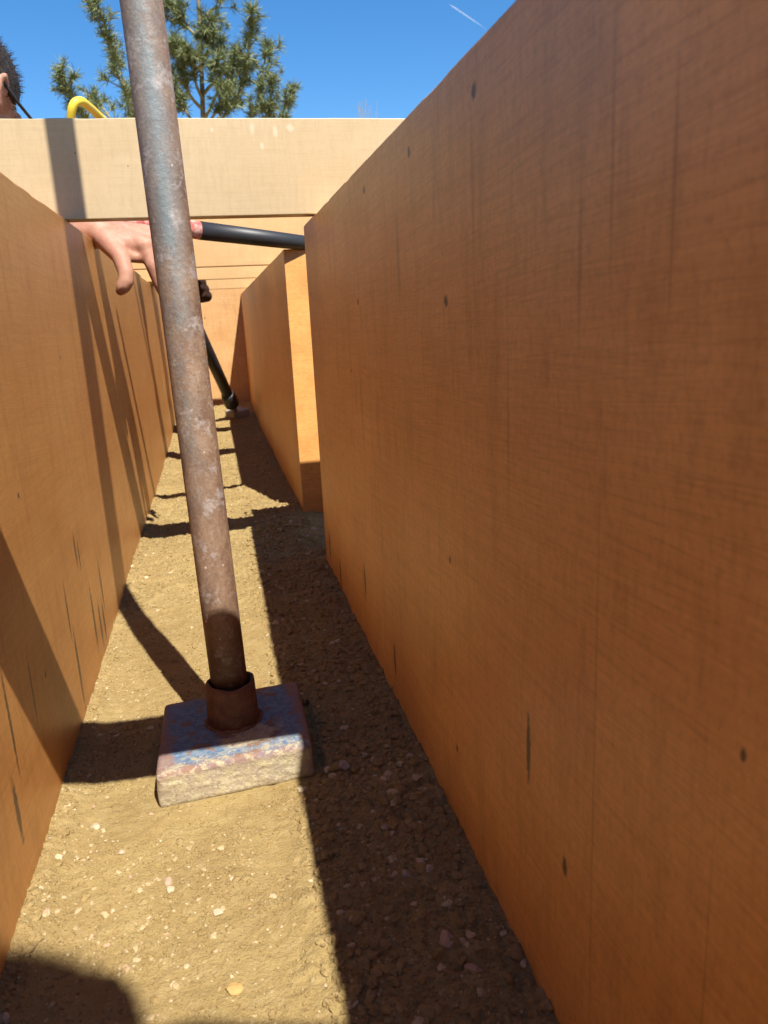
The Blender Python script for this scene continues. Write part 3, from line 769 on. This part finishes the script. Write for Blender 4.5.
tag(from_bm('phone', box_bm(-.074, .074, -.018, -.010, .349, .421, .003), M_black, loc=(0, -.014, .385), worldspace=True), 'black phone held sideways behind the lens position', 'phone')

# ================================================================== PINE TREE beyond
TY = 9.0
def leaf_mat():
    k = NT('pine_needles'); g = k.n('ShaderNodeNewGeometry').outputs['Random Per Island']
    c = k.mix(g, (.085, .115, .045), (.24, .26, .11))
    return k.fin(c, .6, .3)
M_needle = leaf_mat(); M_bark = simple('pine_bark', (.20, .16, .09), .9, .15, 0, .3, 30); M_twig = simple('pine_twig', (.26, .22, .10), .85, .2, 0, .3, 30)
base = P(205, 400, TY); base = V((base.x, TY, 0))
tree = empty('pine_tree', base); tag(tree, 'dark green pine tree with tufted branches against the blue sky', 'tree')
bm = bmesh.new()
tp = [base, P(205, 230, TY), P(203, 117, TY), P(200, 30, TY), P(196, -40, TY), P(194, -95, TY)]
tp[0] = base
tube(bm, spline(tp, 5), [0.030*(1-i/26)+.008 for i in range(26)], 10)
from_bm('trunk', bm, M_bark, tree, smooth=True, worldspace=True)
limbs = []
def limb(px0, py0, pts, dY):
    a = P(px0, py0, TY); L = [a]
    n = len(pts)
    for i, (x, y) in enumerate(pts): L.append(P(x, y, TY+dY*(i+1)/n))
    limbs.append(L)
limb(204, 190, [(170, 165), (140, 120), (118, 75), (108, 35), (97, 2)], -.5)
limb(204, 170, [(165, 150), (140, 125), (128, 95), (112, 50)], .4)
limb(204, 200, [(150, 180), (105, 150), (82, 112), (70, 92), (60, 74)], -.3)
limb(204, 180, [(160, 160), (120, 130), (103, 108), (90, 98)], .6)
limb(204, 165, [(215, 130), (238, 95), (248, 55), (252, 12)], -.6)
limb(204, 175, [(230, 145), (255, 110), (262, 75), (268, 45)], .2)
limb(204, 190, [(235, 160), (262, 125), (270, 100), (272, 80)], -.2)
limb(204, 200, [(240, 170), (275, 130), (285, 108), (291, 96)], .4)
limb(204, 150, [(220, 115), (232, 90), (243, 60)], .7)
limb(203, 110, [(190, 95), (182, 70), (178, 45)], -.4)
limb(203, 95, [(215, 80), (226, 70), (236, 55)], -.2)
limb(202, 60, [(215, 48), (222, 40)], .3)
limb(202, 40, [(190, 30), (180, 20), (172, 5)], .1)
limb(201, 20, [(212, 10), (220, 4), (222, -15)], -.3)
limb(201, 70, [(190, 62), (178, 58), (170, 48)], .4)
limb(204, 140, [(190, 118), (180, 100), (174, 88)], .3)
limb(204, 135, [(212, 118), (222, 104), (228, 92)], -.5)
limb(204, 160, [(180, 140), (165, 118), (158, 100)], -.1)
limb(200, 0, [(185, -12), (170, -25), (165, -40)], .2)
limb(200, -10, [(212, -22), (226, -30), (232, -48)], -.2)
limb(204, 120, [(214, 100), (220, 82), (216, 62)], -.5); limb(203, 100, [(196, 84), (194, 66), (189, 50)], -.5)
limb(202, 60, [(208, 50), (206, 36), (211, 22)], -.4)
limb(204, 250, [(250, 235), (300, 220), (330, 205)], .5); limb(204, 250, [(150, 235), (100, 220), (60, 200)], .5)
limb(204, 240, [(215, 225), (230, 215), (240, 205)], 1.2); limb(204, 240, [(190, 225), (175, 215), (165, 200)], -1.2)
limb(204, 215, [(240, 190), (270, 170), (300, 150)], -.7); limb(204, 215, [(165, 195), (130, 178), (100, 165)], .8)
bl = bmesh.new(); bn = bmesh.new()
NV, NF = [], []
def tuft(c, d, size, n=42):
    d = d.normalized(); _, u_, w_ = frame_of(d)
    for i in range(n):
        a = random.random()*6.283; s = random.uniform(.2, 1.3)
        dirn = (d*random.uniform(-.2, 1.1)+(u_*math.cos(a)+w_*math.sin(a))*s).normalized()
        st = c-d*size*random.uniform(-.1, .45); ln = size*random.uniform(.55, 1.0); e = st+dirn*ln
        side = dirn.cross(V((random.gauss(0, 1), random.gauss(0, 1), random.gauss(0, 1)))).normalized()*size*.036
        k0 = len(NV); NV.extend([st-side, st+side, e+side*.35, e-side*.35]); NF.append((k0, k0+1, k0+2, k0+3))
for L in limbs:
    s = spline(L, 6); n = len(s)
    tube(bl, s, [.014*(1-i/n)+.005 for i in range(n)], 6)
    tot = sum((s[i+1]-s[i]).length for i in range(n-1))
    for i in range(n):
        if i < n*.38: continue
        d = (s[min(i+1, n-1)]-s[max(i-1, 0)]).normalized()
        last = i == n-1
        if last or random.random() < .5: tuft(s[i]+d*.02, d, random.uniform(.10, .15), 56)
        for _ in range(2 if random.random() < .5 else 1):                     # short side shoots
            if last: break
            a = random.random()*6.283; _, u_, w_ = frame_of(d)
            sd = (d*.55+(u_*math.cos(a)+w_*math.sin(a))*.8+V((0, 0, .25))).normalized()
            ln = random.uniform(.10, .24)*(1.15-i/n*.5)
            e = s[i]+sd*ln
            tube(bl, [s[i], e], [.006, .004], 5); tuft(e, sd, random.uniform(.075, .13), 44)
from_bm('limbs', bl, M_twig, tree, smooth=True, worldspace=True)
m = bpy.data.meshes.new('foliage'); fill_mesh(m, np.array([(v-base)[:] for v in NV]), np.array(NF), 4, False); m.materials.append(M_needle)
link('foliage', m, tree)

# faint dry stalks just over the crossbeam on the right
M_straw = simple('dry_straw', (.34, .28, .18), .9, .1)
bs = V(P(368, 300, 3.2)); bs.z = 0
bm = bmesh.new(); cen = P(368, 150, 3.2)
for i in range(15):
    x = random.gauss(368, 13); y = random.uniform(98, 114)
    tip = P(x, y, 3.2+random.uniform(-.1, .1)); st = V((bs.x+random.gauss(0, .01), bs.y+random.gauss(0, .01), 0))
    mid = st.lerp(tip, .6)+V((random.gauss(0, .012), 0, .05))
    tube(bm, [st, mid, tip], [.0012, .0009, .0005], 4)
    for _ in range(3):
        q_ = mid.lerp(tip, random.uniform(.4, 1)); tube(bm, [q_, q_+V((random.gauss(0, .02), random.gauss(0, .01), random.uniform(.0, .02)))], [.0006, .0004], 4)
tag(from_bm('dry_weed', bm, M_straw, loc=bs, worldspace=True), 'thin dry weed stalks showing faintly above the right end of the pale crossbeam', 'weed')

# contrail high in the sky
k = NT('contrail_vapour'); tr_ = k.n('ShaderNodeBsdfTransparent'); mx = k.n('ShaderNodeMixShader')
k.p.inputs['Base Color'].default_value = (.9, .9, .9, 1); k.p.inputs['Roughness'].default_value = 1
k.l(tr_.outputs[0], mx.inputs[1]); k.l(k.p.outputs[0], mx.inputs[2]); mx.inputs[0].default_value = .22; k.l(mx.outputs[0], k.out.inputs[0])
a, b = P(449, 4, 4000), P(486, 29, 4000); bm = bmesh.new(); tube(bm, [a, a.lerp(b, .15), a.lerp(b, .6), b], [.6, 3.2, 2.8, .5], 10)
tag(from_bm('contrail', bm, k.m, loc=a, worldspace=True, smooth=True), 'thin white aircraft trail high in the blue sky at the top', 'contrail')

# ================================================================== LIGHT, SKY, CAMERA
w = bpy.data.worlds.new('World'); scene.world = w; w.use_nodes = True
nt = w.node_tree; bg = nt.nodes['Background']; sky = nt.nodes.new('ShaderNodeTexSky'); sky.sky_type = 'NISHITA'
sky.sun_disc = False; el = math.atan2(SUN.z, math.hypot(SUN.x, SUN.y)); sky.sun_elevation = el
sky.sun_rotation = math.atan2(SUN.x, SUN.y); sky.altitude = 400; sky.air_density = 1.0; sky.dust_density = .1; sky.ozone_density = 4
hs = nt.nodes.new('ShaderNodeHueSaturation'); hs.inputs['Saturation'].default_value = 1.28
nt.links.new(sky.outputs[0], hs.inputs['Color']); nt.links.new(hs.outputs[0], bg.inputs[0]); bg.inputs[1].default_value = .078
sl = bpy.data.lights.new('sun', 'SUN'); sl.energy = 4.3; sl.angle = math.radians(.53); sl.color = (1, .955, .88)
so = bpy.data.objects.new('sun', sl); C.objects.link(so); so.rotation_euler = SUN.to_track_quat('Z', 'Y').to_euler(); so.location = (0, 0, 5)

cd = bpy.data.cameras.new('camera'); cam = bpy.data.objects.new('camera', cd); C.objects.link(cam); scene.camera = cam
cd.sensor_fit = 'VERTICAL'; cd.sensor_height = 36; cd.lens = 36*FOC/1024; cd.clip_start = .01; cd.clip_end = 12000
R3 = Matrix([list(RM[0]), list(RM[1]), list(RM[2])]).transposed()
cam.matrix_world = Matrix.Translation(EYE)@R3.to_4x4()
cd.dof.use_dof = True; cd.dof.focus_distance = .80; cd.dof.aperture_fstop = 16.0
vs = scene.view_settings; vs.view_transform = 'Standard'; vs.look = 'None'; vs.exposure = 1.2; vs.gamma = 1
scene.render.engine = 'CYCLES'; scene.cycles.max_bounces = 6; scene.cycles.diffuse_bounces = 4; scene.cycles.transmission_bounces = 2; scene.cycles.caustics_reflective = False; scene.cycles.caustics_refractive = False
scene.cycles.use_adaptive_sampling = True; scene.cycles.adaptive_threshold = .02; scene.cycles.use_denoising = True
scene.render.resolution_x = 768; scene.render.resolution_y = 1024
